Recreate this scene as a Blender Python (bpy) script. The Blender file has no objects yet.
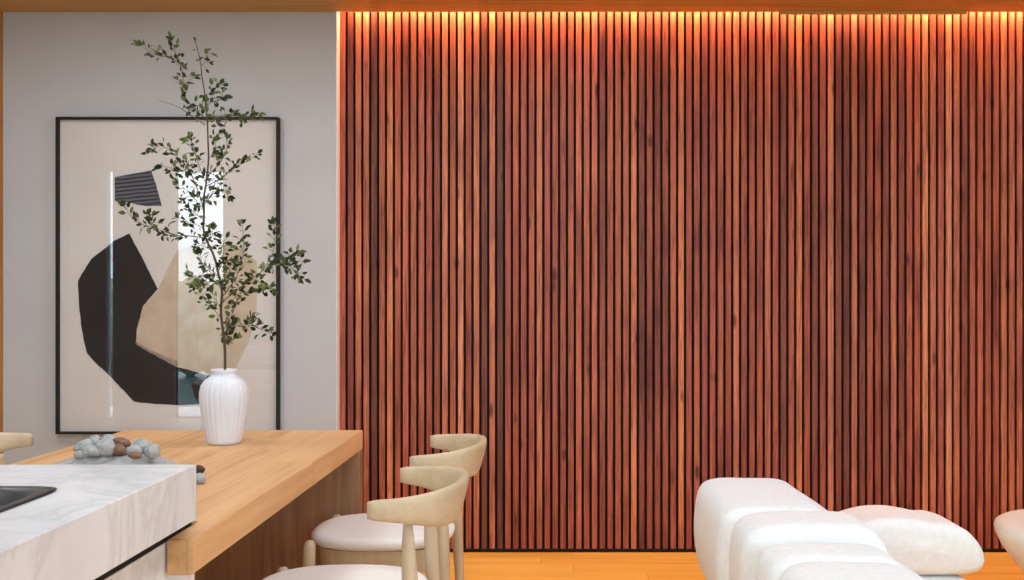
import bpy, bmesh, math, random
from mathutils import Vector, noise
random.seed(7)
C = bpy.context.scene.collection
PI = math.pi
H0, F, VX, VY = 1.245, 1000.0, 561.0, 302.5      # eye height, focal length in pixels, principal point

def P(px, py, Y):                                # a point of the photo at distance Y
    return Vector(((px-VX)*Y/F, Y, H0-(py-VY)*Y/F))

def lin(c):
    r = [((v/255)/12.92 if v/255 <= .04045 else ((v/255+.055)/1.055)**2.4) for v in c]
    return (r[0], r[1], r[2], 1)

# ------------------------------------------------------------------ materials
def mat(name, col=(200,200,200), rough=.5, metal=0, spec=.5):
    m = bpy.data.materials.new(name); m.use_nodes = True
    b = m.node_tree.nodes['Principled BSDF']
    b.inputs['Base Color'].default_value = lin(col)
    b.inputs['Roughness'].default_value = rough
    b.inputs['Metallic'].default_value = metal
    b.inputs['Specular IOR Level'].default_value = spec
    return m, m.node_tree, b

def nd(nt, typ, **kw):
    n = nt.nodes.new(typ)
    for k, v in kw.items():
        if k in n.inputs: n.inputs[k].default_value = v
        else: setattr(n, k, v)
    return n

def ramp(nt, stops, interp='LINEAR'):
    r = nt.nodes.new('ShaderNodeValToRGB'); r.color_ramp.interpolation = interp
    e = r.color_ramp.elements
    while len(e) < len(stops): e.new(.5)
    for i, (p, c) in enumerate(stops): e[i].position = p; e[i].color = lin(c)
    return r

def coords(nt, scale=(1,1,1), rot=(0,0,0), loc=(0,0,0)):
    t = nt.nodes.new('ShaderNodeTexCoord'); m = nt.nodes.new('ShaderNodeMapping')
    m.inputs['Scale'].default_value = scale; m.inputs['Rotation'].default_value = rot; m.inputs['Location'].default_value = loc
    nt.links.new(t.outputs['Object'], m.inputs['Vector']); return m

def mixrgb(nt, a, b, fac, mode='MIX'):
    m = nt.nodes.new('ShaderNodeMix'); m.data_type = 'RGBA'; m.blend_type = mode
    for s, v in ((m.inputs[6], a), (m.inputs[7], b), (m.inputs[0], fac)):
        if hasattr(v, 'is_linked') or hasattr(v, 'node'): nt.links.new(v, s)
        else: s.default_value = v
    return m.outputs[2]

def bump(nt, b, height, strength=.2, dist=.002):
    n = nt.nodes.new('ShaderNodeBump'); n.inputs['Strength'].default_value = strength; n.inputs['Distance'].default_value = dist
    nt.links.new(height, n.inputs['Height']); nt.links.new(n.outputs['Normal'], b.inputs['Normal'])

def wood(name, stops, axis, rough=.45, fine=1.0, planks=None):
    """stretched grain along axis; optional plank joints (width, across axis, length)"""
    m, nt, b = mat(name, rough=rough)
    sc = [34*fine]*3; sc[axis] = 1.6*fine
    mp = coords(nt, tuple(sc))
    vec = mp.outputs['Vector']
    if planks:
        w, ax, ln = planks
        t = nt.nodes.new('ShaderNodeTexCoord'); sp = nt.nodes.new('ShaderNodeSeparateXYZ'); nt.links.new(t.outputs['Object'], sp.inputs[0])
        d = nd(nt, 'ShaderNodeMath', operation='DIVIDE'); d.inputs[1].default_value = w; nt.links.new(sp.outputs[ax], d.inputs[0])
        f = nd(nt, 'ShaderNodeMath', operation='FLOOR'); nt.links.new(d.outputs[0], f.inputs[0])
        wn = nd(nt, 'ShaderNodeTexWhiteNoise', noise_dimensions='1D'); nt.links.new(f.outputs[0], wn.inputs['W'])
        l = nd(nt, 'ShaderNodeMath', operation='DIVIDE'); l.inputs[1].default_value = ln; nt.links.new(sp.outputs[axis], l.inputs[0])
        a = nd(nt, 'ShaderNodeMath', operation='MULTIPLY_ADD'); nt.links.new(wn.outputs['Value'], a.inputs[0]); a.inputs[1].default_value = 7.3; nt.links.new(l.outputs[0], a.inputs[2])
        f2 = nd(nt, 'ShaderNodeMath', operation='FLOOR'); nt.links.new(a.outputs[0], f2.inputs[0])
        cb = nt.nodes.new('ShaderNodeCombineXYZ'); nt.links.new(f.outputs[0], cb.inputs[0]); nt.links.new(f2.outputs[0], cb.inputs[1])
        wn2 = nd(nt, 'ShaderNodeTexWhiteNoise', noise_dimensions='2D'); nt.links.new(cb.outputs[0], wn2.inputs['Vector'])
        va = nd(nt, 'ShaderNodeVectorMath', operation='MULTIPLY_ADD'); nt.links.new(wn2.outputs['Color'], va.inputs[0]); va.inputs[1].default_value = (50,50,50); nt.links.new(vec, va.inputs[2])
        vec = va.outputs[0]
    n = nd(nt, 'ShaderNodeTexNoise', Scale=1.0, Detail=6.0, Roughness=.6, Distortion=.6); nt.links.new(vec, n.inputs['Vector'])
    src = n.outputs['Fac']
    if planks:
        mm = nd(nt, 'ShaderNodeMath', operation='MULTIPLY_ADD'); nt.links.new(wn2.outputs['Value'], mm.inputs[0]); mm.inputs[1].default_value = .22
        ms = nd(nt, 'ShaderNodeMath', operation='SUBTRACT'); nt.links.new(src, ms.inputs[0]); ms.inputs[1].default_value = .11
        nt.links.new(ms.outputs[0], mm.inputs[2]); src = mm.outputs[0]
    r = ramp(nt, stops); nt.links.new(src, r.inputs[0]); col = r.outputs[0]
    if planks:
        fr = nd(nt, 'ShaderNodeMath', operation='FRACT'); nt.links.new(d.outputs[0], fr.inputs[0])
        lt = nd(nt, 'ShaderNodeMath', operation='LESS_THAN'); nt.links.new(fr.outputs[0], lt.inputs[0]); lt.inputs[1].default_value = .018
        fr2 = nd(nt, 'ShaderNodeMath', operation='FRACT'); nt.links.new(a.outputs[0], fr2.inputs[0])
        lt2 = nd(nt, 'ShaderNodeMath', operation='LESS_THAN'); nt.links.new(fr2.outputs[0], lt2.inputs[0]); lt2.inputs[1].default_value = .003
        mx = nd(nt, 'ShaderNodeMath', operation='MAXIMUM'); nt.links.new(lt.outputs[0], mx.inputs[0]); nt.links.new(lt2.outputs[0], mx.inputs[1])
        dk = nd(nt, 'ShaderNodeMath', operation='MULTIPLY'); nt.links.new(mx.outputs[0], dk.inputs[0]); dk.inputs[1].default_value = .3
        col = mixrgb(nt, col, lin(tuple(v*.5 for v in stops[0][1])), dk.outputs[0])
    nt.links.new(col, b.inputs['Base Color'])
    bump(nt, b, n.outputs['Fac'], .12, .001)
    return m

def noisy(name, c1, c2, scale, rough=.7, bs=.0, bd=.002, detail=4):
    m, nt, b = mat(name, rough=rough)
    mp = coords(nt, (scale,)*3)
    n = nd(nt, 'ShaderNodeTexNoise', Scale=1.0, Detail=float(detail)); nt.links.new(mp.outputs[0], n.inputs['Vector'])
    r = ramp(nt, [(.3,c1),(.7,c2)]); nt.links.new(n.outputs['Fac'], r.inputs[0]); nt.links.new(r.outputs[0], b.inputs['Base Color'])
    if bs: bump(nt, b, n.outputs['Fac'], bs, bd)
    return m

M = {}
M['wall'] = noisy('wall_plaster', (183,180,178), (189,186,184), 3, .85)
M['white'] = noisy('lit_return_white', (214,212,210), (220,218,216), 5, .6)
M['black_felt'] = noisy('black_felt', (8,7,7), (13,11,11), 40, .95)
M['black_frame'] = noisy('black_frame', (9,9,10), (15,14,14), 30, .8)
M['table'] = wood('oak_table', [(.25,(186,134,84)),(.45,(208,158,106)),(.6,(216,168,116)),(.8,(225,180,130))], 1, .5, .8, (.13,0,1.4))
M['ceiling'] = wood('ceiling_veneer', [(.3,(160,120,54)),(.5,(182,140,66)),(.75,(196,154,82))], 0, .5, .5)
M['floor'] = wood('oak_floor', [(.25,(230,160,62)),(.5,(248,184,80)),(.75,(252,200,104))], 0, .38, .45, (.14,1,1.3))
M['ash'] = wood('pale_ash', [(.25,(184,162,130)),(.5,(196,175,144)),(.75,(205,186,156))], 2, .45, .7)
M['ash_bent'] = wood('pale_ash_bent', [(.25,(184,160,124)),(.5,(197,175,142)),(.75,(206,186,154))], 1, .42, .6)
M['trimwood'] = wood('trim_wood', [(.3,(150,92,40)),(.7,(190,125,62))], 2, .5)
M['bark'] = noisy('bark', (62,48,38), (92,76,58), 120, .85, .4)
M['steel'] = noisy('dark_steel', (48,50,51), (58,60,61), 20, .3)
M['cushion'] = noisy('seat_fabric', (226,221,214), (233,228,222), 300, .9, .25, .001)
M['cloth'] = noisy('grey_cloth', (150,150,147), (172,172,168), 60, .9, .4, .003)
M['pebble_grey'] = noisy('grey_stone', (140,142,141), (178,179,177), 60, .8, .3, .002)
M['pebble_brown'] = noisy('brown_stone', (88,58,44), (140,104,80), 60, .7, .3, .002)
M['pebble_dark'] = noisy('dark_seed', (40,28,22), (62,42,34), 60, .6, .2, .002)
M['cream'] = noisy('cream_lacquer', (226,220,204), (233,228,214), 6, .45)

def boucle():
    m, nt, b = mat('white_boucle', rough=.95, spec=.2)
    mp = coords(nt)
    v = nd(nt, 'ShaderNodeTexVoronoi', Scale=150.0); nt.links.new(mp.outputs[0], v.inputs['Vector'])
    n = nd(nt, 'ShaderNodeTexNoise', Scale=45.0, Detail=4.0); nt.links.new(mp.outputs[0], n.inputs['Vector'])
    r = ramp(nt, [(.3,(228,230,229)),(.7,(236,238,236))]); nt.links.new(n.outputs['Fac'], r.inputs[0]); nt.links.new(r.outputs[0], b.inputs['Base Color'])
    a = nd(nt, 'ShaderNodeMath', operation='SUBTRACT'); nt.links.new(n.outputs['Fac'], a.inputs[0]); nt.links.new(v.outputs['Distance'], a.inputs[1])
    bump(nt, b, a.outputs[0], .3, .0025)
    return m
M['boucle'] = boucle()

def marble():
    m, nt, b = mat('white_marble', rough=.22)
    mp = coords(nt, (1,1,1), (0.15,.1,.35))
    w = nd(nt, 'ShaderNodeTexNoise', Scale=2.2, Detail=7.0, Roughness=.62, Distortion=1.6)
    st = nd(nt, 'ShaderNodeVectorMath', operation='MULTIPLY'); st.inputs[1].default_value = (.8,1.9,1.0)
    nt.links.new(mp.outputs[0], st.inputs[0]); nt.links.new(st.outputs[0], w.inputs['Vector'])
    # thin veins where the noise crosses its middle value
    s = nd(nt, 'ShaderNodeMath', operation='SUBTRACT'); nt.links.new(w.outputs['Fac'], s.inputs[0]); s.inputs[1].default_value = .5
    ab = nd(nt, 'ShaderNodeMath', operation='ABSOLUTE'); nt.links.new(s.outputs[0], ab.inputs[0])
    r = ramp(nt, [(0,(211,211,212)),(.03,(221,221,222)),(.09,(227,227,228)),(.2,(229,229,231))]); nt.links.new(ab.outputs[0], r.inputs[0])
    n2 = nd(nt, 'ShaderNodeTexNoise', Scale=1.6, Detail=3.0); nt.links.new(st.outputs[0], n2.inputs['Vector'])
    r2 = ramp(nt, [(.35,(240,240,241)),(.62,(255,255,255))]); nt.links.new(n2.outputs['Fac'], r2.inputs[0])
    col = mixrgb(nt, r.outputs[0], r2.outputs[0], 1.0, 'MULTIPLY')
    nt.links.new(col, b.inputs['Base Color']); return m
M['marble'] = marble()

PITCH, SX0, SW = .03924, -1.1017, .0262
def slatwood():
    m, nt, b = mat('slat_wood', rough=.55, spec=.3)
    t = nt.nodes.new('ShaderNodeTexCoord'); sp = nt.nodes.new('ShaderNodeSeparateXYZ'); nt.links.new(t.outputs['Object'], sp.inputs[0])
    a = nd(nt, 'ShaderNodeMath', operation='SUBTRACT'); nt.links.new(sp.outputs[0], a.inputs[0]); a.inputs[1].default_value = SX0-PITCH*.15
    d = nd(nt, 'ShaderNodeMath', operation='DIVIDE'); nt.links.new(a.outputs[0], d.inputs[0]); d.inputs[1].default_value = PITCH
    f = nd(nt, 'ShaderNodeMath', operation='FLOOR'); nt.links.new(d.outputs[0], f.inputs[0])
    wn = nd(nt, 'ShaderNodeTexWhiteNoise', noise_dimensions='1D'); nt.links.new(f.outputs[0], wn.inputs['W'])
    base = ramp(nt, [(0,(104,60,46)),(.08,(126,70,52)),(.22,(146,78,58)),(.38,(158,82,60)),(.52,(160,92,64)),(.64,(172,92,68)),(.78,(172,104,78)),(.90,(190,116,76)),(1,(200,134,104))])
    nt.links.new(wn.outputs['Value'], base.inputs[0])
    # grain: stretched along the slat, shifted per slat
    mp = nt.nodes.new('ShaderNodeMapping'); mp.inputs['Scale'].default_value = (95,20,3.4); nt.links.new(t.outputs['Object'], mp.inputs[0])
    va = nd(nt, 'ShaderNodeVectorMath', operation='MULTIPLY_ADD'); nt.links.new(wn.outputs['Color'], va.inputs[0]); va.inputs[1].default_value = (60,60,60); nt.links.new(mp.outputs[0], va.inputs[2])
    n = nd(nt, 'ShaderNodeTexNoise', Scale=1.0, Detail=5.0, Roughness=.62, Distortion=1.1); nt.links.new(va.outputs[0], n.inputs['Vector'])
    g = ramp(nt, [(.30,(110,84,76)),(.42,(188,172,166)),(.54,(228,222,216)),(.68,(255,255,255))]); nt.links.new(n.outputs['Fac'], g.inputs[0])
    col = mixrgb(nt, base.outputs[0], g.outputs[0], .85, 'MULTIPLY')
    # slow drift of tone along each slat, with dark heartwood stretches
    mp2 = nt.nodes.new('ShaderNodeMapping'); mp2.inputs['Scale'].default_value = (.1,.1,1.7); nt.links.new(t.outputs['Object'], mp2.inputs[0])
    vb = nd(nt, 'ShaderNodeVectorMath', operation='MULTIPLY_ADD'); nt.links.new(wn.outputs['Color'], vb.inputs[0]); vb.inputs[1].default_value = (90,90,90); nt.links.new(mp2.outputs[0], vb.inputs[2])
    n2 = nd(nt, 'ShaderNodeTexNoise', Scale=1.0, Detail=3.0); nt.links.new(vb.outputs[0], n2.inputs['Vector'])
    g2 = ramp(nt, [(.26,(138,118,114)),(.36,(200,184,182)),(.50,(236,226,224)),(.70,(255,250,236))]); nt.links.new(n2.outputs['Fac'], g2.inputs[0])
    col = mixrgb(nt, col, g2.outputs[0], .9, 'MULTIPLY')
    # knots
    mp3 = nt.nodes.new('ShaderNodeMapping'); mp3.inputs['Scale'].default_value = (22,5,7); nt.links.new(t.outputs['Object'], mp3.inputs[0])
    vo = nd(nt, 'ShaderNodeTexVoronoi', Scale=.42); nt.links.new(mp3.outputs[0], vo.inputs['Vector'])
    kr = ramp(nt, [(.0,(60,40,36)),(.07,(110,84,78)),(.14,(255,255,255))]); nt.links.new(vo.outputs['Distance'], kr.inputs[0])
    col = mixrgb(nt, col, kr.outputs[0], .75, 'MULTIPLY')
    gm = nt.nodes.new('ShaderNodeHueSaturation'); gm.inputs['Saturation'].default_value = 1.0; gm.inputs['Value'].default_value = 1.58; nt.links.new(col, gm.inputs['Color'])
    nt.links.new(gm.outputs[0], b.inputs['Base Color'])
    bump(nt, b, n.outputs['Fac'], .15, .001)
    return m
M['slat'] = slatwood()

def glass(name, k):
    m = bpy.data.materials.new(name); m.use_nodes = True; nt = m.node_tree; nt.nodes.clear()
    o = nt.nodes.new('ShaderNodeOutputMaterial'); mx = nt.nodes.new('ShaderNodeMixShader')
    tr = nt.nodes.new('ShaderNodeBsdfTransparent'); gl = nt.nodes.new('ShaderNodeBsdfGlossy'); gl.inputs['Roughness'].default_value = .0
    fr = nt.nodes.new('ShaderNodeFresnel'); fr.inputs['IOR'].default_value = 1.5
    ml = nd(nt, 'ShaderNodeMath', operation='MULTIPLY'); ml.inputs[1].default_value = k; ml.use_clamp = True
    mn = nd(nt, 'ShaderNodeMath', operation='MINIMUM'); mn.inputs[1].default_value = .14 if k > 1 else 1
    nt.links.new(fr.outputs[0], ml.inputs[0]); nt.links.new(ml.outputs[0], mn.inputs[0]); nt.links.new(mn.outputs[0], mx.inputs[0])
    nt.links.new(tr.outputs[0], mx.inputs[1]); nt.links.new(gl.outputs[0], mx.inputs[2]); nt.links.new(mx.outputs[0], o.inputs[0])
    return m
M['art_glass'] = glass('art_glass', 1.7)
M['pane'] = glass('window_glass', 1.0)

def leafmat():
    m, nt, b = mat('leaf_green', rough=.7, spec=.25)
    t = nt.nodes.new('ShaderNodeObjectInfo')
    g = nt.nodes.new('ShaderNodeNewGeometry')
    r = ramp(nt, [(0,(26,34,16)),(.45,(50,62,28)),(.8,(88,98,46)),(1,(126,128,74))]); nt.links.new(g.outputs['Random Per Island'], r.inputs[0])
    nt.links.new(r.outputs[0], b.inputs['Base Color'])
    return m
M['leaf'] = leafmat()
M['vase'] = noisy('white_ceramic', (214,213,215), (222,221,223), 12, .5)
M['paper'] = noisy('art_paper', (224,214,205), (233,224,216), 3, .9)
M['paper_tan'] = noisy('tan_cut_paper', (200,176,150), (216,196,170), 14, .9, detail=8)
M['paper_dark'] = noisy('charcoal_cut_paper', (12,11,13), (30,26,28), 9, .9, detail=8)
M['speckle'] = noisy('speckled_ink', (70,60,54), (206,186,162), 220, .9, detail=8)
def stripes():
    m, nt, b = mat('striped_cut_paper', rough=.9)
    mp = coords(nt, (1,1,1), (0,.1,0)); sp = nt.nodes.new('ShaderNodeSeparateXYZ'); nt.links.new(mp.outputs[0], sp.inputs[0])
    n = nd(nt, 'ShaderNodeTexNoise', Scale=14.0, Detail=3.0); nt.links.new(mp.outputs[0], n.inputs['Vector'])
    a = nd(nt, 'ShaderNodeMath', operation='MULTIPLY_ADD'); nt.links.new(n.outputs['Fac'], a.inputs[0]); a.inputs[1].default_value = .012; nt.links.new(sp.outputs[2], a.inputs[2])
    s = nd(nt, 'ShaderNodeMath', operation='MULTIPLY'); nt.links.new(a.outputs[0], s.inputs[0]); s.inputs[1].default_value = 330
    si = nd(nt, 'ShaderNodeMath', operation='SINE'); nt.links.new(s.outputs[0], si.inputs[0])
    r = ramp(nt, [(.0,(104,106,114)),(.4,(74,76,84)),(.75,(26,26,32))]); nt.links.new(si.outputs[0], r.inputs[0]); nt.links.new(r.outputs[0], b.inputs['Base Color'])
    return m
M['stripes'] = stripes()
M['hedge'] = noisy('hedge_leaves', (112,122,108), (186,194,182), 5, .9, .8, .05, 8)
M['terrace'] = noisy('terrace_stone', (205,205,203), (225,225,223), 2, .8)
M['pool'] = noisy('pond_water', (84,110,110), (100,126,126), 1, .2)

# ------------------------------------------------------------------ mesh helpers
def link(name, bm, m, parent=None, smooth=False, label=None):
    me = bpy.data.meshes.new(name); bmesh.ops.recalc_face_normals(bm, faces=bm.faces); bm.to_mesh(me); bm.free()
    o = bpy.data.objects.new(name, me); C.objects.link(o)
    if m: me.materials.append(M[m])
    if smooth:
        for p in me.polygons: p.use_smooth = True
    if parent: o.parent = parent
    if label: o['label'] = label
    return o
def tag(o, label, cat, group=None, kind=None):
    o['label'] = label; o['category'] = cat
    if group: o['group'] = group
    if kind: o['kind'] = kind
    return o
def empty(name, loc, label, cat, group=None, rz=0):
    o = bpy.data.objects.new(name, None); C.objects.link(o); o.location = loc; o.rotation_euler.z = rz; o.empty_display_size = .1
    return tag(o, label, cat, group)
def struct(name, bm, m, parent=None):
    o = link(name, bm, m, parent)
    if not parent: o['kind'] = 'structure'
    return o
def box(bm, x0, x1, y0, y1, z0, z1, bev=0):
    g = bmesh.ops.create_cube(bm, size=1); vs = g['verts']
    for v in vs:
        v.co = Vector(((x0+x1)/2+v.co.x*(x1-x0), (y0+y1)/2+v.co.y*(y1-y0), (z0+z1)/2+v.co.z*(z1-z0)))
    if bev:
        es = list({e for v in vs for e in v.link_edges})
        bmesh.ops.bevel(bm, geom=es, offset=bev, segments=2, affect='EDGES', profile=.5)
    return bm
def B(*a, **k): return box(bmesh.new(), *a, **k)
def rings(bm, rs, close=True, cap=True):
    vr = [[bm.verts.new(p) for p in r] for r in rs]
    for a, b in zip(vr, vr[1:]):
        n = len(a)
        for i in range(n if close else n-1):
            j = (i+1) % n
            bm.faces.new((a[i], a[j], b[j], b[i]))
    if cap:
        bm.faces.new(vr[0]); bm.faces.new(list(reversed(vr[-1])))
    return vr
def lathe(bm, prof, c=(0,0,0), n=40, ribs=0, amp=0, ribz=(0,1)):
    rs = []
    for r, z in prof:
        ring = []
        for i in range(n):
            a = 2*PI*i/n; k = 1
            if ribs and ribz[0] < z < ribz[1]:
                w = math.sin(PI*(z-ribz[0])/(ribz[1]-ribz[0]))**.35
                k = 1-amp*w*(abs(math.cos(a*ribs/2))**4)
            ring.append(Vector((c[0]+r*k*math.cos(a), c[1]+r*k*math.sin(a), c[2]+z)))
        rs.append(ring)
    rings(bm, rs); return bm
def tube(bm, pts, rad, n=8):
    rs = []
    for i, p in enumerate(pts):
        d = (pts[min(i+1, len(pts)-1)]-pts[max(i-1, 0)]).normalized()
        u = d.cross(Vector((0,1,0.13))).normalized(); v = d.cross(u)
        r = rad[i] if isinstance(rad, (list, tuple)) else rad
        rs.append([p+r*(math.cos(2*PI*k/n)*u+math.sin(2*PI*k/n)*v) for k in range(n)])
    rings(bm, rs); return bm
def catmull(pts, closed, k=6):
    n = len(pts); out = []
    for i in range(n if closed else n-1):
        g = lambda j: pts[j % n] if closed else pts[max(0, min(n-1, j))]
        p0, p1, p2, p3 = g(i-1), g(i), g(i+1), g(i+2)
        for s in range(k):
            t = s/k
            out.append(.5*((2*p1)+(p2-p0)*t+(2*p0-5*p1+4*p2-p3)*t*t+(3*p1-p0-3*p2+p3)*t**3))
    if not closed: out.append(pts[-1])
    return out
def puff(prof, y0, y1, r, bm=None, k=6):
    """soft upholstered block: closed x-z outline carried along y, ends rounded by r"""
    bm = bm or bmesh.new()
    pts = catmull([Vector((x, 0, z)) for x, z in prof], True, k)
    n = len(pts); N = []
    area = sum(pts[i].x*pts[(i+1) % n].z-pts[(i+1) % n].x*pts[i].z for i in range(n)); sg = 1 if area > 0 else -1
    for i in range(n):
        t = (pts[(i+1) % n]-pts[i-1]).normalized(); N.append(Vector((-t.z*sg, 0, t.x*sg)))
    c = sum(pts, Vector())/n
    rs = []
    st = [(j/8*PI/2) for j in range(9)]
    for a in st: rs.append((y0+r*(1-math.cos(a-0)) if False else y0+r*(1-math.sin(a)), r*(1-math.cos(PI/2-a)) ))
    # st: a=0 -> y0+r, inset 0 ; a=90 -> y0, inset r
    seq = []
    for j in range(9):
        a = (8-j)/8*PI/2
        seq.append((y0+r*(1-math.sin(a)), r*(1-math.cos(a))))
    for t in (.2,.4,.6,.8): seq.append((y0+r+(y1-y0-2*r)*t, 0))
    for j in range(9):
        a = j/8*PI/2
        seq.append((y1-r*(1-math.sin(a)), r*(1-math.cos(a))))
    R = []
    for y, ins in seq:
        ring = []
        for i in range(n):
            p = pts[i]+N[i]*ins
            ring.append(Vector((p.x, y, p.z)))
        R.append(ring)
    vr = [[bm.verts.new(p) for p in rr] for rr in R]
    for a, b in zip(vr, vr[1:]):
        for i in range(n): bm.faces.new((a[i], a[(i+1) % n], b[(i+1) % n], b[i]))
    for vs, y, sgn in ((vr[0], y0, 1), (vr[-1], y1, -1)):
        prev = vs
        for s in (.66,.33):
            nv = [bm.verts.new(c+(v.co-c)*s+Vector((0, (y-c.y-(v.co.y-c.y)*s) - sgn*.012*(1-s), 0))) for v in vs]
            for i in range(n): bm.faces.new((prev[i], prev[(i+1) % n], nv[(i+1) % n], nv[i]))
            prev = nv
        cv = bm.verts.new(Vector((c.x, y-sgn*.012, c.z)))
        for i in range(n): bm.faces.new((prev[i], prev[(i+1) % n], cv))
    return bm
def superell(cx, cy, z, a, b, e=2.5, n=48):
    r = []
    for i in range(n):
        t = 2*PI*i/n; c, s = math.cos(t), math.sin(t)
        r.append(Vector((cx+a*math.copysign(abs(c)**(2/e), c), cy+b*math.copysign(abs(s)**(2/e), s), z)))
    return r

# ------------------------------------------------------------------ the room
ZC, YW, YB = 2.674, 4.92, 5.0
XL, XR, YR = -5.3, 4.5, -1.0
struct('floor', B(XL-.1, XR+.1, YR, YB+.1, -.1, 0), 'floor')
struct('ceiling', B(XL-.1, XR+.1, YR-.1, YW, ZC, ZC+.2), 'ceiling')
struct('wall_left', B(XL-.1, XL, YR, YW, 0, ZC), 'wall')
bm = bmesh.new(); wy0, wy1, wz0, wz1 = .6, 3.0, .5, 2.3
for q in ((YR,wy0,0,ZC+.2),(wy1,YB+.1,0,ZC+.2),(wy0,wy1,0,wz0),(wy0,wy1,wz1,ZC+.2)): box(bm, XR, XR+.1, *q)
struct('wall_right', bm, 'wall')
bm = bmesh.new()
for q in ((wy0,wy0+.04,wz0,wz1),(wy1-.04,wy1,wz0,wz1),((wy0+wy1)/2-.02,(wy0+wy1)/2+.02,wz0+.04,wz1-.04),(wy0+.04,wy1-.04,wz0,wz0+.04),(wy0+.04,wy1-.04,wz1-.04,wz1)): box(bm, XR+.03, XR+.08, *q)
f = struct('window_6', bm, 'black_frame'); link('pane', B(XR+.052, XR+.058, wy0+.04, wy1-.04, wz0+.04, wz1-.04), 'pane', f)
XE = (336-VX)*YW/F
struct('wall_back', B(XL-.1, XE, YW, YB+.1, 0, ZC+.2), 'wall')
bm = bmesh.new(); box(bm, XE, XE+.004, YW-.002, YB-.001, 0, ZC+.1)
struct('wall_return_lit', bm, 'white')  # sheet on the grey wall's return, coloured white to look lit
struct('trim_2', B(-2.84, (.8-VX)*4.9/F, YW-.03, YW, 0, ZC), 'trimwood')
struct('trim_3', B((779-VX)*4.91/F, (966-VX)*4.91/F, YW-.02, YW, ZC-.013, ZC), 'ceiling')
w = struct('wall_slatted', B(XE+.004, XR, YB, YB+.1, 0, ZC+.2), 'black_felt')
bm = bmesh.new(); i = 0
while SX0+i*PITCH+SW < XR:
    x = SX0+i*PITCH; box(bm, x, x+SW, 4.982, 5.0, .018, ZC+.12, .0012); i += 1
link('slats', bm, 'slat', w)
struct('baseboard_back', B(XE+.004, XR, 4.984, 5.0, 0, .018), 'black_felt')
struct('ceiling_slot', B(XE, XR, YW, YB+.1, ZC+.16, ZC+.26), 'ceiling')
# rear wall: two narrow windows, then three wide ones added to light the room
wins = [(-4.905,-4.828), (-4.165,-3.64), (-2.65,-.7), (-.35,1.6), (1.95,3.9)]
z0w, z1w = .004, 2.668
bm = bmesh.new(); xs = [XL]+[v for w_ in wins for v in w_]+[XR]
for a, b in zip(xs[::2], xs[1::2]): box(bm, a, b, YR-.12, YR, 0, ZC)
for a, b in wins: box(bm, a, b, YR-.12, YR, z1w, ZC); box(bm, a, b, YR-.12, YR, -.1, z0w)
struct('wall_rear', bm, 'wall')
for i, (a, b) in enumerate(wins):
    bm = bmesh.new(); t = .006 if b-a < .6 else .035
    if b-a > .1:
        for q in ((a, a+t, z0w, z1w), (b-t, b, z0w, z1w), (a+t, b-t, z0w, z0w+t), (a+t, b-t, z1w-t, z1w)):
            box(bm, q[0], q[1], YR-.09, YR-.04, q[2], q[3])
        f = struct('window_%d' % (i+1), bm, 'black_frame'); link('pane', B(a+t, b-t, YR-.068, YR-.062, z0w+t, z1w-t), 'pane', f)
    else:
        struct('window_%d' % (i+1), B(a, b, YR-.068, YR-.062, z0w, z1w), 'pane')
# outside
struct('terrace', B(-14, 10, -2.35, YR-.12, -.12, -.02), 'terrace')
struct('ground', B(-30, 26, -30, -2.35, -.3, -.1), 'pool')
bm = bmesh.new(); random.seed(3)
for i in range(40):
    g = bmesh.ops.create_icosphere(bm, subdivisions=3, radius=1); x = -14+i*.6; hh = random.uniform(.75,.95)
    for v in g['verts']:
        p = v.co.copy(); d = 1+.22*noise.noise(p*2.3+Vector((i*3.1,0,0)))+.1*noise.noise(p*7+Vector((i,0,0)))
        v.co = Vector((x+p.x*.62*d, -8.6+p.y*.6*d, hh-.12+p.z*hh*d))
h = link('hedge', bm, 'hedge', smooth=True); tag(h, 'pale green clipped hedge outside, seen mirrored in the picture glass', 'hedge')

# ------------------------------------------------------------------ framed picture
YG = 4.885
L_, T_ = P(56,117,YG), P(278.5,434,YG)
x0, x1, z1, z0 = L_.x, T_.x, L_.z, T_.z
pic = empty('framed_picture', ((x0+x1)/2, YW, z0), 'large abstract collage print in a thin black frame on the grey wall', 'picture')
def inpic(o): o.parent = pic; o.location = -Vector(pic.location); return o
fw = .0105; bm = bmesh.new()
for q in ((x0,x1,z0,z0+fw),(x0,x1,z1-fw,z1),(x0,x0+fw,z0+fw,z1-fw),(x1-fw,x1,z0+fw,z1-fw)): box(bm, q[0], q[1], YG-.006, YW-.002, q[2], q[3])
inpic(link('frame', bm, 'black_frame'))
YP = 4.905
inpic(link('print', B(x0+fw, x1-fw, YP, YW-.003, z0+fw, z1-fw), 'paper'))
inpic(link('glass', B(x0+fw, x1-fw, YG, YG+.002, z0+fw, z1-fw), 'art_glass'))
def cut(pts, dy, m, rag=.0, name='paper_shape', lab=None):
    bm = bmesh.new(); w = []
    n = len(pts)
    for i in range(n):
        a = P(*pts[i], YP); b = P(*pts[(i+1) % n], YP)
        k = max(1, int((b-a).length/.012))
        for s in range(k):
            p = a.lerp(b, s/k)
            if rag: p += Vector((noise.noise(p*40), 0, noise.noise(p*40+Vector((9,9,9)))))*rag
            w.append(p)
    f = bm.faces.new([bm.verts.new((p.x, YP-dy, p.z)) for p in w])
    r = bmesh.ops.extrude_face_region(bm, geom=[f]); bmesh.ops.translate(bm, verts=[v for v in r['geom'] if isinstance(v, bmesh.types.BMVert)], vec=(0,.0007,0))
    inpic(link(name, bm, m, label=lab))
cut([(178,250),(166,272),(157,292),(142,306),(137,329),(136,344),(155,356),(178,368),(200,374),(235,370),(249,342),(257,308),(257,262),(240,246),(210,240)], .0012, 'paper_tan', .003, lab='tan rounded paper shape')
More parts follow.
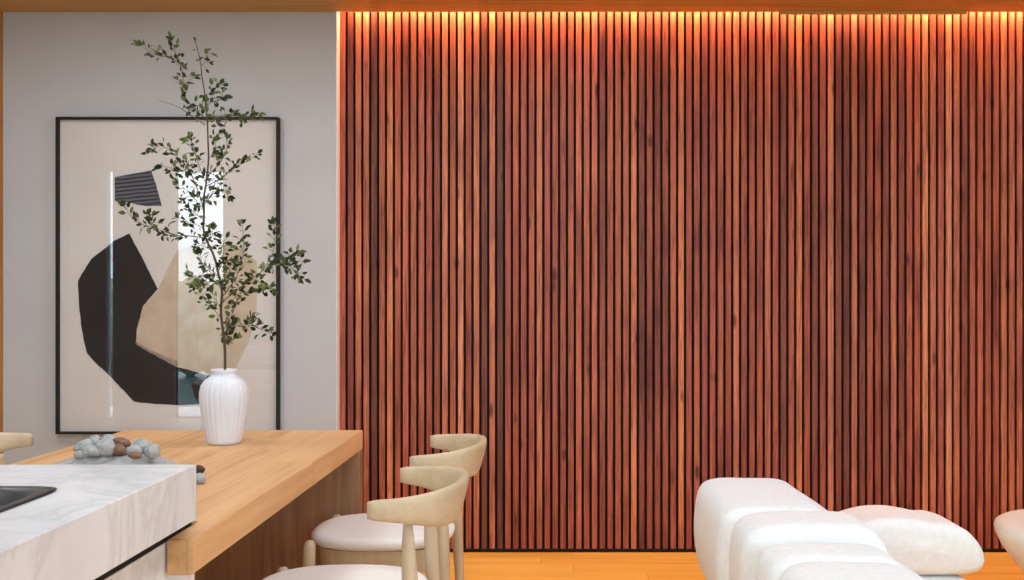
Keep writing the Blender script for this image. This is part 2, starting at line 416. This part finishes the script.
cut([(129.5,233.5),(114,241),(91.6,259),(78,280.5),(79.4,307.7),(82,330),(87,353),(97,364),(110,376),(134,401.6),(156,404),(178,405),(205,404),(211,376),(178,367),(155,355),(136,342.5),(137,329),(143,306),(158,289),(142,257)], .0022, 'paper_dark', .003, lab='large charcoal curved paper shape')
cut([(136,341),(155,352),(178,361),(178,367.5),(155,355.5),(136,344)], .0032, 'speckle', .006, lab='speckled dark edge')
cut([(115,177),(129,174.5),(151,170.5),(156,184),(162,206),(145,206),(128,202.5),(115,201)], .0022, 'stripes', .002, lab='grey shape with dark stripes')

# ------------------------------------------------------------------ dining table
TX0, TX1, TY0, TY1, TZ = -1.69, -.769, 2.084, 3.88, .75
tab = empty('dining_table', ((TX0+TX1)/2, 3.0, 0), 'long oak dining table with thick top and panel end, joined to the marble island', 'table')
def rel(o, par): o.parent = par; o.matrix_parent_inverse = par.matrix_basis.inverted(); return o
bm = bmesh.new()
out = [(-.822,TY0),(TX1,TY0),(TX1,TY1),(TX0,TY1),(TX0,2.26),(-.822,2.26)]
f = bm.faces.new([bm.verts.new((x,y,TZ-.074)) for x, y in out]); r = bmesh.ops.extrude_face_region(bm, geom=[f])
bmesh.ops.translate(bm, verts=[v for v in r['geom'] if isinstance(v, bmesh.types.BMVert)], vec=(0,0,.074))
bmesh.ops.bevel(bm, geom=bm.edges[:], offset=.0025, segments=2, affect='EDGES')
bpy.context.view_layer.update()
rel(link('tabletop', bm, 'table'), tab)
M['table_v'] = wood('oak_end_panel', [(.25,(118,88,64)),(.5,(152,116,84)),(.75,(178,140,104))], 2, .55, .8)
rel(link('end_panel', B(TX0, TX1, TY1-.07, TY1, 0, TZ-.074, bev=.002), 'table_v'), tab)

# ------------------------------------------------------------------ marble island with sink
IX0, IX1, IY0, IY1, IZ = -2.5, -.776, .7, 2.13, .90
SXa, SXb, SYa, SYb = -1.55, -.918, 1.34, 1.865
isl = empty('kitchen_island', (-1.6, 1.4, 0), 'white veined marble kitchen island with thick overhanging slab and the shade below it painted black', 'kitchen island')
bpy.context.view_layer.update()
bm = bmesh.new()
xs_, ys_ = [IX0, SXa+.02, SXb-.02, IX1], [IY0, SYa+.02, SYb-.02, IY1]
for zz in (IZ-.117, IZ):
    vv = [[bm.verts.new((x,y,zz)) for y in ys_] for x in xs_]
    for a in range(3):
        for b in range(3):
            if (a, b) != (1, 1): bm.faces.new((vv[a][b], vv[a+1][b], vv[a+1][b+1], vv[a][b+1]))
    if zz < IZ: lo = vv
def wallq(a, b): bm.faces.new((lo[a[0]][a[1]], lo[b[0]][b[1]], vv[b[0]][b[1]], vv[a[0]][a[1]]))
per = [(0,0),(1,0),(2,0),(3,0),(3,1),(3,2),(3,3),(2,3),(1,3),(0,3),(0,2),(0,1)]
for a, b in zip(per, per[1:]+per[:1]): wallq(a, b)
hol = [(1,1),(2,1),(2,2),(1,2)]
for a, b in zip(hol, hol[1:]+hol[:1]): wallq(a, b)
slab = rel(link('marble_slab', bm, 'marble'), isl)
bv = slab.modifiers.new('b', 'BEVEL'); bv.width = .0025; bv.segments = 2; bv.limit_method = 'ANGLE'
rel(link('painted_gap_shade', B(IX0+.06, -.829, IY0+.06, 2.245, .7, IZ-.117), 'black_felt', label='recessed strip painted black as shade'), isl)  # black box stands in for the shade under the slab
bm = B(IX0+.05, -.826, IY0+.05, 2.255, .08, .743); rel(link('cabinet_body', bm, 'marble'), isl)
rel(link('plinth', B(IX0+.1, -.88, IY0+.1, 2.15, 0, .08), 'black_frame'), isl)
# sink (dark, rounded basin)
bm = bmesh.new(); cx, cy = (SXa+SXb)/2, (SYa+SYb)/2; a, b = (SXb-SXa)/2, (SYb-SYa)/2
R = [superell(cx,cy,IZ-.012,a-.03,b-.03,9,64), superell(cx,cy,IZ+.001,a-.004,b-.004,12,64), superell(cx,cy,IZ+.003,a-.0,b-.0,12,64), superell(cx,cy,IZ+.003,a-.022,b-.022,9,64),
     superell(cx,cy,IZ-.004,a-.03,b-.03,7,64), superell(cx,cy,IZ-.03,a-.05,b-.05,5,64), superell(cx,cy,IZ-.07,a-.075,b-.075,4,64), superell(cx,cy,IZ-.12,a-.09,b-.09,4,64), superell(cx,cy,IZ-.15,a-.12,b-.12,3.4,64),superell(cx,cy,IZ-.16,a-.2,b-.2,3,64)]
vr = [[bm.verts.new(p) for p in r_] for r_ in R]
for q, s in zip(vr, vr[1:]):
    for i in range(64): bm.faces.new((q[i], q[(i+1) % 64], s[(i+1) % 64], s[i]))
bm.faces.new(vr[-1])
o = rel(link('sink_basin', bm, 'steel', smooth=True, label='dark grey inset basin'), isl)

# ------------------------------------------------------------------ vase and branch
YV = 3.51; vb = P(224, 440, YV)
vase = bmesh.new(); s = 3.46/1000
prof = [(.0,0),(15,0),(16.5,1),(17.5,4),(20,18),(22.5,32),(23.8,44),(23.9,52),(22.5,59),(19,64.5),(14.5,67.5),(12.3,69),(11.6,71),(12.6,72.8),(13,74.5),(12.6,75.4),(11.4,75.2),(10.6,73),(10.4,68),(15,62),(20,50),(17,10),(0.5,3)]
lathe(vase, [(max(r,.3)*s, z*s) for r, z in prof], (0,0,0), 144, 26, .034, (2*s, 66*s))
vo = link('vase', vase, 'vase', smooth=True); vo.location = (vb.x, YV, TZ+.0005)
tag(vo, 'white ribbed ceramic vase holding the tall leafy branch on the table', 'vase')

random.seed(21)
stems = [  # pixels, end depth offset, radius start, leaf density flag
 ([(223.5,425),(224,400),(225,370),(224.6,344),(221,314),(222,290),(218,272),(214,256),(207,241),(203.5,229),(204,215),(204,197),(206,184),(208.5,160),(208,141),(207.5,123),(206,108),(205,95),(202,77),(201,66),(198,51),(195,41)], 0, .0055, (262,30), 0),
 ([(208,121),(193,107),(184,95),(183,79),(181,65),(175,52),(172,41)], -.08, .002, (110,30), 1),
 ([(181,65),(172,58),(160,56),(150,52),(141,46)], -.12, .0013, (70,30), 2),
 ([(205,95),(212,92),(220,84)], .06, .001, (95,70), 2),
 ([(206,108),(214,98),(224,96)], -.06, .001, (110,90), 2),
 ([(206,112),(199,105),(190,112)], .06, .001, (120,90), 2),
 ([(201,66),(206,60),(207,52)], .03, .001, (70,45), 1),
 ([(184,88),(190,80),(192,76)], .03, .0008, (90,70), 2),
 ([(205,125),(186,112),(176,106),(158,100)], .06, .0018, (90,90), 0),
 ([(207,122),(222,117),(236,115),(247,118),(259,115)], -.1, .0016, (120,110), 2),
 ([(208,175),(218,165),(226,152),(226,138),(220,122)], .1, .0017, (160,120), 3),
 ([(206,186),(222,178),(233,168),(246,162),(258,153)], .14, .0017, (170,150), 2),
 ([(204,208),(197,188),(188,168),(176,156),(162,146),(152,150)], -.12, .0018, (180,140), 3),
 ([(188,168),(180,172),(172,168),(162,166)], -.14, .001, (175,160), 2),
 ([(206,184),(200,168),(194,150),(190,138)], .1, .0014, (160,140), 2),
 ([(208.5,160),(214,150),(216,140)], -.06, .001, (150,140), 2),
 ([(204,212),(196,200),(186,190),(178,184)], -.05, .0012, (200,180), 3),
 ([(204,220),(196,214),(188,206),(184,200)], .07, .0012, (200,180), 3),
 ([(203.5,229),(196,224),(187,222),(178,218)], .03, .0012, (200,180), 3),
 ([(206,184),(214,180),(221,186),(229,196)], .05, .0011, (200,180), 2),
 ([(204,205),(210,198),(213,190)], .05, .0011, (200,180), 3),
 ([(205,238),(190,236),(177,235),(157,229),(136,221),(124,206)], -.16, .002, (240,205), 3),
 ([(157,229),(152,222),(148,213)], -.16, .0009, (220,210), 1),
 ([(207,241),(212,236),(212,228)], -.08, .0012, (240,225), 3),
 ([(212,251),(203,246),(196,246)], .06, .0009, (250,240), 1),
 ([(218,275),(208,268),(200,260),(198,254)], -.08, .0014, (270,250), 2),
 ([(222,319),(212,307),(204,297),(199,286)], .08, .0013, (300,280), 1),
 ([(222,312),(216,300),(210,291),(198,284)], -.06, .0012, (300,280), 1),
 ([(222,290),(214,282),(204,284),(196,288)], .08, .0012, (300,280), 3),
 ([(219,276),(208,274),(198,278),(190,275)], .02, .001, (300,280), 1),
 ([(223,296),(232,284),(238,273),(243,254),(243,238),(242,224)], .08, .0017, (290,225), 3),
 ([(218,272),(222,262),(224,246),(221,238)], -.08, .0014, (270,240), 3),
 ([(222,284),(228,274),(232,262)], -.1, .001, (270,240), 3),
 ([(222,302),(236,291),(252,279),(268,267),(285,262),(303,261)], -.12, .0017, (290,260), 2),
 ([(262,271),(272,255),(275,240),(273,224)], -.1, .001, (260,230), 1),
 ([(280,263),(291,268),(300,277)], -.12, .001, (270,260), 2),
 ([(252,279),(262,284),(272,290)], -.1, .001, (290,280), 2),
 ([(284,262),(290,255),(299,253)], -.12, .0009, (255,250), 1),
 ([(225,342),(231,328),(238,325),(252,326),(262,330),(272,333)], .12, .0015, (340,320), 3),
 ([(252,326),(251,320),(253,315)], .12, .0009, (320,310), 2),
 ([(225,338),(230,320),(236,304),(238,294),(248,291)], .06, .0013, (310,290), 3),
 ([(230,322),(224,330),(229,340),(236,338)], -.04, .0011, (330,320), 3),
]
dep = {}
sb = bmesh.new(); lb = bmesh.new()
def leaf(p, d, ln):
    d = d.normalized(); up = Vector((random.uniform(-.6,.6), random.uniform(-1,-.25), random.uniform(-.5,.8)))
    n = (up-d*up.dot(d)).normalized(); s = d.cross(n); w = ln*random.uniform(.23,.32)
    q = []
    for t, k in ((0,.04),(.25,.8),(.5,1),(.78,.62),(1,.02)):
        c = p+d*ln*t+n*(-.25*ln*t*t)
        q.append((lb.verts.new(c-s*w*k+n*w*k*.35), lb.verts.new(c), lb.verts.new(c+s*w*k+n*w*k*.35)))
    for a_, b_ in zip(q, q[1:]):
        lb.faces.new((a_[0],a_[1],b_[1],b_[0])); lb.faces.new((a_[1],a_[2],b_[2],b_[1]))
anchors = []
for si, (px, dy, r0, _, dens) in enumerate(stems):
    base = 0
    if si:
        bx_, by_ = px[0]; base = min(anchors, key=lambda q: (q[0]-bx_)**2+(q[1]-by_)**2)[2]
    n = len(px); pts = []
    for i, (x, y) in enumerate(px):
        off = base+(dy)*(i/(n-1)) if si else -.03*math.sin(i*.5)*(1 if i > 3 else 0)
        anchors.append((x, y, off)); pts.append(P(x, y, YV+off))
    pts = catmull(pts, False, 4); m = len(pts)
    tube(sb, pts, [r0*(1-.72*i/(m-1)) for i in range(m)], 6)
    if si == 0:
        rng = range(int(m*.93), m, 2); step = 2
    else: step = 1; rng = range(2, m)
    if dens == 0 and si: continue
    for i in rng:
        d = (pts[min(i+1, m-1)]-pts[i-1]).normalized()
        seglen = (pts[i]-pts[i-1]).length
        cnt = seglen/.0165*(1.2, 2.2, 2.8, 3.1)[dens]
        k = int(cnt)+(random.random() < cnt-int(cnt))
        for _ in range(k):
            q = pts[i-1].lerp(pts[i], random.random())
            rd = Vector((random.uniform(-1,1), random.uniform(-.9,.9), random.uniform(-1,1)))
            dd = (d*.55+rd).normalized()
            ped = random.uniform(.003,.022)
            tube(sb, [q, q+dd*ped], .0005, 4)
            leaf(q+dd*ped, dd+Vector((0,0,.1)), random.uniform(.016,.027))
    if dens:
        for a_ in (-.5, 0, .5): leaf(pts[-1], d+Vector((a_, random.uniform(-.4,.4), a_*.6)), random.uniform(.02,.03))
br = empty('leafy_branch', (vb.x, YV, TZ+.05), 'tall thin branch with small green leaves standing in the white vase', 'branch')
bpy.context.view_layer.update()
rel(link('stem', sb, 'bark', smooth=True), br); rel(link('leaves', lb, 'leaf', smooth=True), br)

# ------------------------------------------------------------------ stones on a grey cloth
YN = 3.0
bm = bmesh.new(); c0 = P(113, 466, YN); n1, n2 = 64, 26
def clothz(x, y):
    return .012+.016*abs(noise.noise(Vector((x*14,y*14,2))))+.012*noise.noise(Vector((x*30,y*30,5)))
rs = []
for side in (0, 1):
    for j in range(n2+1):
        r = j/n2; ring = []
        for i in range(n1):
            t = 2*PI*i/n1; k = 1+.08*math.sin(3*t+1)+.05*math.sin(7*t)
            x = -.012*r*(1-math.cos(t))+.172*r*k*math.cos(t); y = .12*r*k*math.sin(t)
            z = (clothz(x,y)+.006+.034*math.exp(-((x/.09)**2+(y/.06)**2)))*(1-r**6)+.002
            if side: z = .001
            ring.append(Vector((x,y,z)))
        if side: ring_b = ring
        else: rs.append(ring)
vr = [[bm.verts.new(p) for p in r_] for r_ in rs[1:]]
cv = bm.verts.new(rs[0][0])
for i in range(n1): bm.faces.new((cv, vr[0][i], vr[0][(i+1) % n1]))
for a, b in zip(vr, vr[1:]):
    for i in range(n1): bm.faces.new((a[i], b[i], b[(i+1) % n1], a[(i+1) % n1]))
vbm = [bm.verts.new((v.co.x, v.co.y, 0)) for v in vr[-1]]
for i in range(n1): bm.faces.new((vr[-1][i], vbm[i], vbm[(i+1) % n1], vr[-1][(i+1) % n1]))
bm.faces.new(list(reversed(vbm)))
cl = link('table_cloth', bm, 'cloth', smooth=True); cl.name = 'crumpled_cloth'; cl.location = (c0.x, YN, TZ)
tag(cl, 'crumpled grey cloth spread under the heap of stones behind the marble slab', 'cloth')
def stone(px, py, Y, rx, rz, m, seed, lab, name='stone', ry=None, tilt=0, group='stones heaped on the grey cloth'):
    bm = bmesh.new(); bmesh.ops.create_icosphere(bm, subdivisions=4, radius=1); s = Y/1000
    for v in bm.verts:
        p = v.co.copy(); k = 1+.16*noise.noise(p*1.5+Vector((seed*5.3,0,0)))+.035*noise.noise(p*6+Vector((seed,0,0)))
        x, y, z = p.x*rx*1.16*s*k, p.y*(ry or (rx+rz)/2)*s*k, p.z*rz*1.16*s*k
        v.co = Vector((x*math.cos(tilt)+z*math.sin(tilt), y, -x*math.sin(tilt)+z*math.cos(tilt)))
    o = link(name, bm, m, smooth=True); o.location = P(px, py, Y)
    return tag(o, lab, 'stone' if name == 'stone' else 'seed pod', group)
# x, y, depth, rx, rz, material, tilt
for i, a in enumerate([
 (84,446,3.02,9,5,'pebble_grey',-.5,'long grey stone at the left end of the heap on the cloth'),
 (95,442,3.05,6,6,'pebble_grey',0,'small round grey stone topping the left of the heap'),
 (92,451,2.94,8,5.2,'pebble_grey',.2,'flat grey stone low at the front left of the heap'),
 (106,447.5,2.95,8.5,8,'pebble_grey',.3,'largest round grey stone at the front middle of the heap'),
 (110,440,3.05,7,4.5,'pebble_grey',.3,'grey stone at the back topping the middle of the heap'),
 (122,443,3.04,8,4.5,'pebble_brown',.25,'long brown stone lying at the back middle of the heap'),
 (119,450,2.96,7,5,'pebble_brown',.2,'brown stone in the middle of the heap beside the largest grey one'),
 (128,453,2.99,7,4,'pebble_dark',.1,'dark brown stone wedged low in the heap'),
 (134,450.5,2.93,6.5,5,'pebble_grey',0,'small pale stone at the front right of the heap above a brown one'),
 (135,455.5,2.91,6,3,'pebble_brown',0,'small reddish brown stone lowest at the front right of the heap'),
 (142,446,3.03,7.5,6,'pebble_grey',.4,'grey stone at the back right of the heap'),
 (152,451.5,2.97,6.8,7,'pebble_grey',.5,'upright grey stone at the right end of the heap'),
 (82,454.5,2.95,7,3.5,'pebble_grey',0,'thin grey stone lowest at the left of the heap')]):
    stone(a[0], a[1], a[2], a[3], a[4], a[5], i, a[7], tilt=a[6])
zb = TZ
stone(199.5, 478.3, 2.73, 5.5, 4.8, 'pebble_grey', 31, 'grey green round stone alone beside the marble corner', group='loose stones beside the marble corner')
stone(199, 469.8, 2.88, 5, 4, 'pebble_dark', 32, 'dark brown round stone alone beside the marble corner', group='loose stones beside the marble corner')

# ------------------------------------------------------------------ dining chairs (open side faces -x)
def make_chair(label):
    root = empty('dining_chair', (0,0,0), label, 'chair', 'curved back dining chairs round the oak table')
    # backrest: tall curved rail, tapering to the arm tips.  local origin: floor under the seat centre
    bm = bmesh.new(); n = 56; rs = []
    for i in range(n+1):
        t = -PI/2*1.0+PI*i/n
        c, s = math.cos(t), math.sin(t); e = 2/2.35
        x = .122+.206*(abs(c)**e); y = .258*math.copysign(abs(s)**e, s)
        q = max(0, c); w = q**1.5
        top = .745+.018*w; bot = .692-.05*w
        if t < -1.4 or t > 1.4: pass
        # outward normal in plan
        nx, ny = (abs(c)**1.2)/.206, math.copysign(abs(s)**1.2, s)/.258
        l = math.hypot(nx, ny); nx /= l; ny /= l
        if abs(c) < .02: nx, ny = 0, math.copysign(1, s)
        th = .014+.002*w; hm = (top+bot)/2; hh = (top-bot)/2; ring = []
        sc = 1 if 1 < i < n-1 else (.86 if i in (1, n-1) else .6)
        for k in range(16):
            a = 2*PI*k/16
            u = math.copysign(abs(math.cos(a))**.6, math.cos(a))*th*sc; v = math.copysign(abs(math.sin(a))**.6, math.sin(a))*hh*(1 if sc == 1 else (.96 if sc > .7 else .82))
            lean = .015*w*(v/hh)
            ring.append(Vector((x+nx*(u+lean), y+ny*(u+lean), hm+v)))
        rs.append(ring)
    # extend tips forward a little
    for idx, sgn in ((0, -1), (-1, 1)): pass
    rings(bm, rs); link('backrest', bm, 'ash_bent', root, True)
    def leg(x, y, prof, lx=0, ly=0):
        bm = bmesh.new(); R_ = []
        for r, z in prof:
            k = z/.7
            R_.append([Vector((x+lx*(1-k)+r*math.cos(2*PI*i/20), y+ly*(1-k)+r*math.sin(2*PI*i/20), z)) for i in range(20)])
        rings(bm, R_); link('leg', bm, 'ash', root, True)
    back = [(.012,0),(.015,.1),(.019,.3),(.0215,.46),(.021,.54),(.017,.62),(.0138,.655),(.013,.672)]
    front = [(.012,0),(.015,.08),(.019,.28),(.0205,.38),(.0195,.432),(.0165,.446),(.010,.4525),(.002,.454)]
    for sy in (-1, 1):
        leg(.215, .208*sy, back, .03, .02*sy); leg(-.212, .195*sy, front, -.02, .02*sy)
    bm = bmesh.new(); R_ = [superell(0,0,.335,.215,.195,3),superell(0,0,.416,.222,.203,3)]
    rings(bm, R_); link('seat_frame', bm, 'ash', root)
    bm = bmesh.new(); R_ = []
    for k in range(13):
        a = -PI/2+PI*k/12
        ins = (1-math.cos(a))*.026
        R_.append(superell(-.006,0,.439+.022*math.sin(a),.246-ins,.226-ins,2.5,64))
    rings(bm, R_, cap=False)
    vs = [v for v in bm.verts]
    topring = vs[-64:]; botring = vs[:64]
    bm.faces.new(list(reversed(botring)))
    prev = topring
    for s_ in (.75,.5,.25):
        nv = [bm.verts.new((v.co.x*s_, v.co.y*s_, .461+.007*(1-s_**2))) for v in topring]
        for i in range(64): bm.faces.new((prev[i], prev[(i+1) % 64], nv[(i+1) % 64], nv[i]))
        prev = nv
    bm.faces.new(prev)
    link('seat_cushion', bm, 'cushion', root, True, 'off white upholstered seat')
    return root
def copy_tree(o):
    c = o.copy(); C.objects.link(c)
    for ch in o.children:
        d = ch.copy(); C.objects.link(d); d.parent = c
    return c
ch = make_chair('pale wood dining chair nearer the camera on the right side of the table')
kids_ready = bpy.context.view_layer.update()
ch.location = (-.612, 2.79, 0)
c2 = copy_tree(ch); c2.location = (-.617, 3.53, 0); c2['label'] = 'pale wood dining chair farther back on the right side, by the slatted wall'
c3 = copy_tree(ch); c3.location = (-1.905, 3.575, 0); c3.rotation_euler.z = PI; c3['label'] = 'pale wood dining chair on the far left side of the table, only one arm showing'

# ------------------------------------------------------------------ lounge chairs, ottoman, side table
backp = [(.58,.235),(.50,.29),(.474,.40),(.474,.50),(.492,.588),(.545,.620),(.66,.622),(.775,.617),(.835,.582),(.925,.522),(1.0,.455),(1.02,.36),(.96,.27),(.78,.235)]
armp = [(.58,.235),(.51,.30),(.498,.42),(.502,.54),(.525,.60),(.59,.624),(.72,.628),(.84,.622),(.895,.585),(.925,.50),(.925,.38),(.89,.28),(.76,.235)]
def lounge(yb0, yb1, ya0, ya1, dx, label, arm, s0, s1):
    r = empty('lounge_chair', (.8+dx, (yb0+yb1)/2, 0), label, 'armchair', 'white boucle lounge chairs')
    bpy.context.view_layer.update()
    f = lambda pr: [(x+dx, z) for x, z in pr]
    rel(link('backrest', puff(f(backp), yb0, yb1, .075), 'boucle', smooth=True), r)
    rel(link('armrest', puff(f(arm), ya0, ya1, .075), 'boucle', smooth=True), r)
    seat = [(.72,.2),(.66,.26),(.66,.34),(.72,.375),(.95,.38),(1.1,.365),(1.16,.31),(1.15,.23),(1.06,.19),(.9,.185)]
    rel(link('seat', puff(f(seat), s0, s1, .06), 'boucle', smooth=True), r)
    basep = [(.56,.0),(.545,.1),(.55,.22),(.6,.26),(.8,.26),(1.0,.24),(1.08,.2),(1.1,.1),(1.08,.0),(.8,.0)]
    rel(link('base', puff(f(basep), s0-.15, s1-.03, .03, k=4), 'boucle', smooth=True), r)
    return r
lounge(2.99, 3.62, 2.73, 3.03, 0, 'white boucle lounge chair farther from the camera, its tall back near the slatted wall', armp, 3.0, 3.5)
sl = [(x*.97+.025, z) for x, z in backp]
lounge(2.40, 2.655, 2.0, 2.465, .025, 'white boucle lounge chair nearest the camera, cut off by the bottom edge', sl, 2.1, 2.6)
ot = empty('ottoman', (1.36, 3.9, 0), 'low white boucle ottoman right of the lounge chairs', 'ottoman')
bpy.context.view_layer.update()
op = [(1.16,.205),(1.09,.245),(1.07,.30),(1.10,.375),(1.2,.412),(1.3,.420),(1.39,.408),(1.425,.400),(1.49,.396),(1.56,.368),(1.612,.308),(1.625,.25),(1.59,.21),(1.5,.20),(1.3,.20)]
rel(link('seat_cushion', puff(op, 3.80, 4.12, .05), 'boucle', smooth=True), ot)
ob = [(1.17,0),(1.14,.1),(1.17,.17),(1.3,.19),(1.5,.19),(1.57,.17),(1.61,.10),(1.58,0),(1.4,0)]
rel(link('base', puff(ob, 3.80, 4.1, .05), 'boucle', smooth=True), ot)
bm = bmesh.new()
lathe(bm, [(.001,0),(.17,0),(.18,.01),(.165,.05),(.17,.09),(.205,.15),(.265,.21),(.315,.28),(.338,.33),(.342,.352),(.337,.368),(.32,.378),(.29,.38),(.001,.38)], n=72)
so = link('side_table', bm, 'cream', smooth=True); so.location = (2.06, 3.9, 0)
tag(so, 'cream bowl-shaped side table at the right edge beside the ottoman', 'side table')

# ------------------------------------------------------------------ light
def area(name, loc, sx, sy, power, col, rot=(0,0,0), portal=False, spread=PI):
    l = bpy.data.lights.new(name, 'AREA'); l.shape = 'RECTANGLE'; l.size = sx; l.size_y = sy; l.energy = power; l.color = col; l.spread = spread
    o = bpy.data.objects.new(name, l); C.objects.link(o); o.location = loc; o.rotation_euler = rot
    if portal: l.cycles.is_portal = True
    return o
for i, (a, b) in enumerate(wins):
    if b-a > .1: area('window_portal', ((a+b)/2, YR-.13, (z0w+z1w)/2), b-a, z1w-z0w, 1, (1,1,1), (PI/2,0,0), True)
area('window_portal', (XR+.12, (wy0+wy1)/2, (wz0+wz1)/2), wz1-wz0, wy1-wy0, 1, (1,1,1), (0,PI/2,0), True)
# warm strip hidden in the ceiling slot above the slats
area('slot_light', ((XE+XR)/2+.02, 4.948, ZC+.05), XR-XE-.06, .022, 58, (1,.44,.21), (.5,0,0))
for x, y in ((-1.8,1.6),(.1,1.5),(3.3,1.6),(-2.0,3.5),(-.1,3.7),(3.2,3.8)):  # fill lamps added under the ceiling, no fixtures behind them
    area('ceiling_fill', (x, y, ZC-.01), .6, .6, 21, (.84,.93,1))
wd = bpy.data.worlds.new('World'); bpy.context.scene.world = wd; wd.use_nodes = True
bg = wd.node_tree.nodes['Background']; bg.inputs[0].default_value = (.70,.86,1,1); bg.inputs[1].default_value = 6.2

# ------------------------------------------------------------------ camera
cam = bpy.data.cameras.new('camera'); co = bpy.data.objects.new('camera', cam); C.objects.link(co)
co.location = (0,0,H0); co.rotation_euler = (PI/2,0,0)
cam.sensor_fit = 'HORIZONTAL'; cam.sensor_width = 36; cam.lens = 36*F/1024
cam.shift_x = -(VX-512)/1024; cam.shift_y = (VY-290)/1024; cam.clip_start = .05
S = bpy.context.scene; S.camera = co
S.view_settings.view_transform = 'Standard'; S.view_settings.look = 'None'; S.view_settings.exposure = 0; S.view_settings.gamma = 1
S.view_settings.use_curve_mapping = False
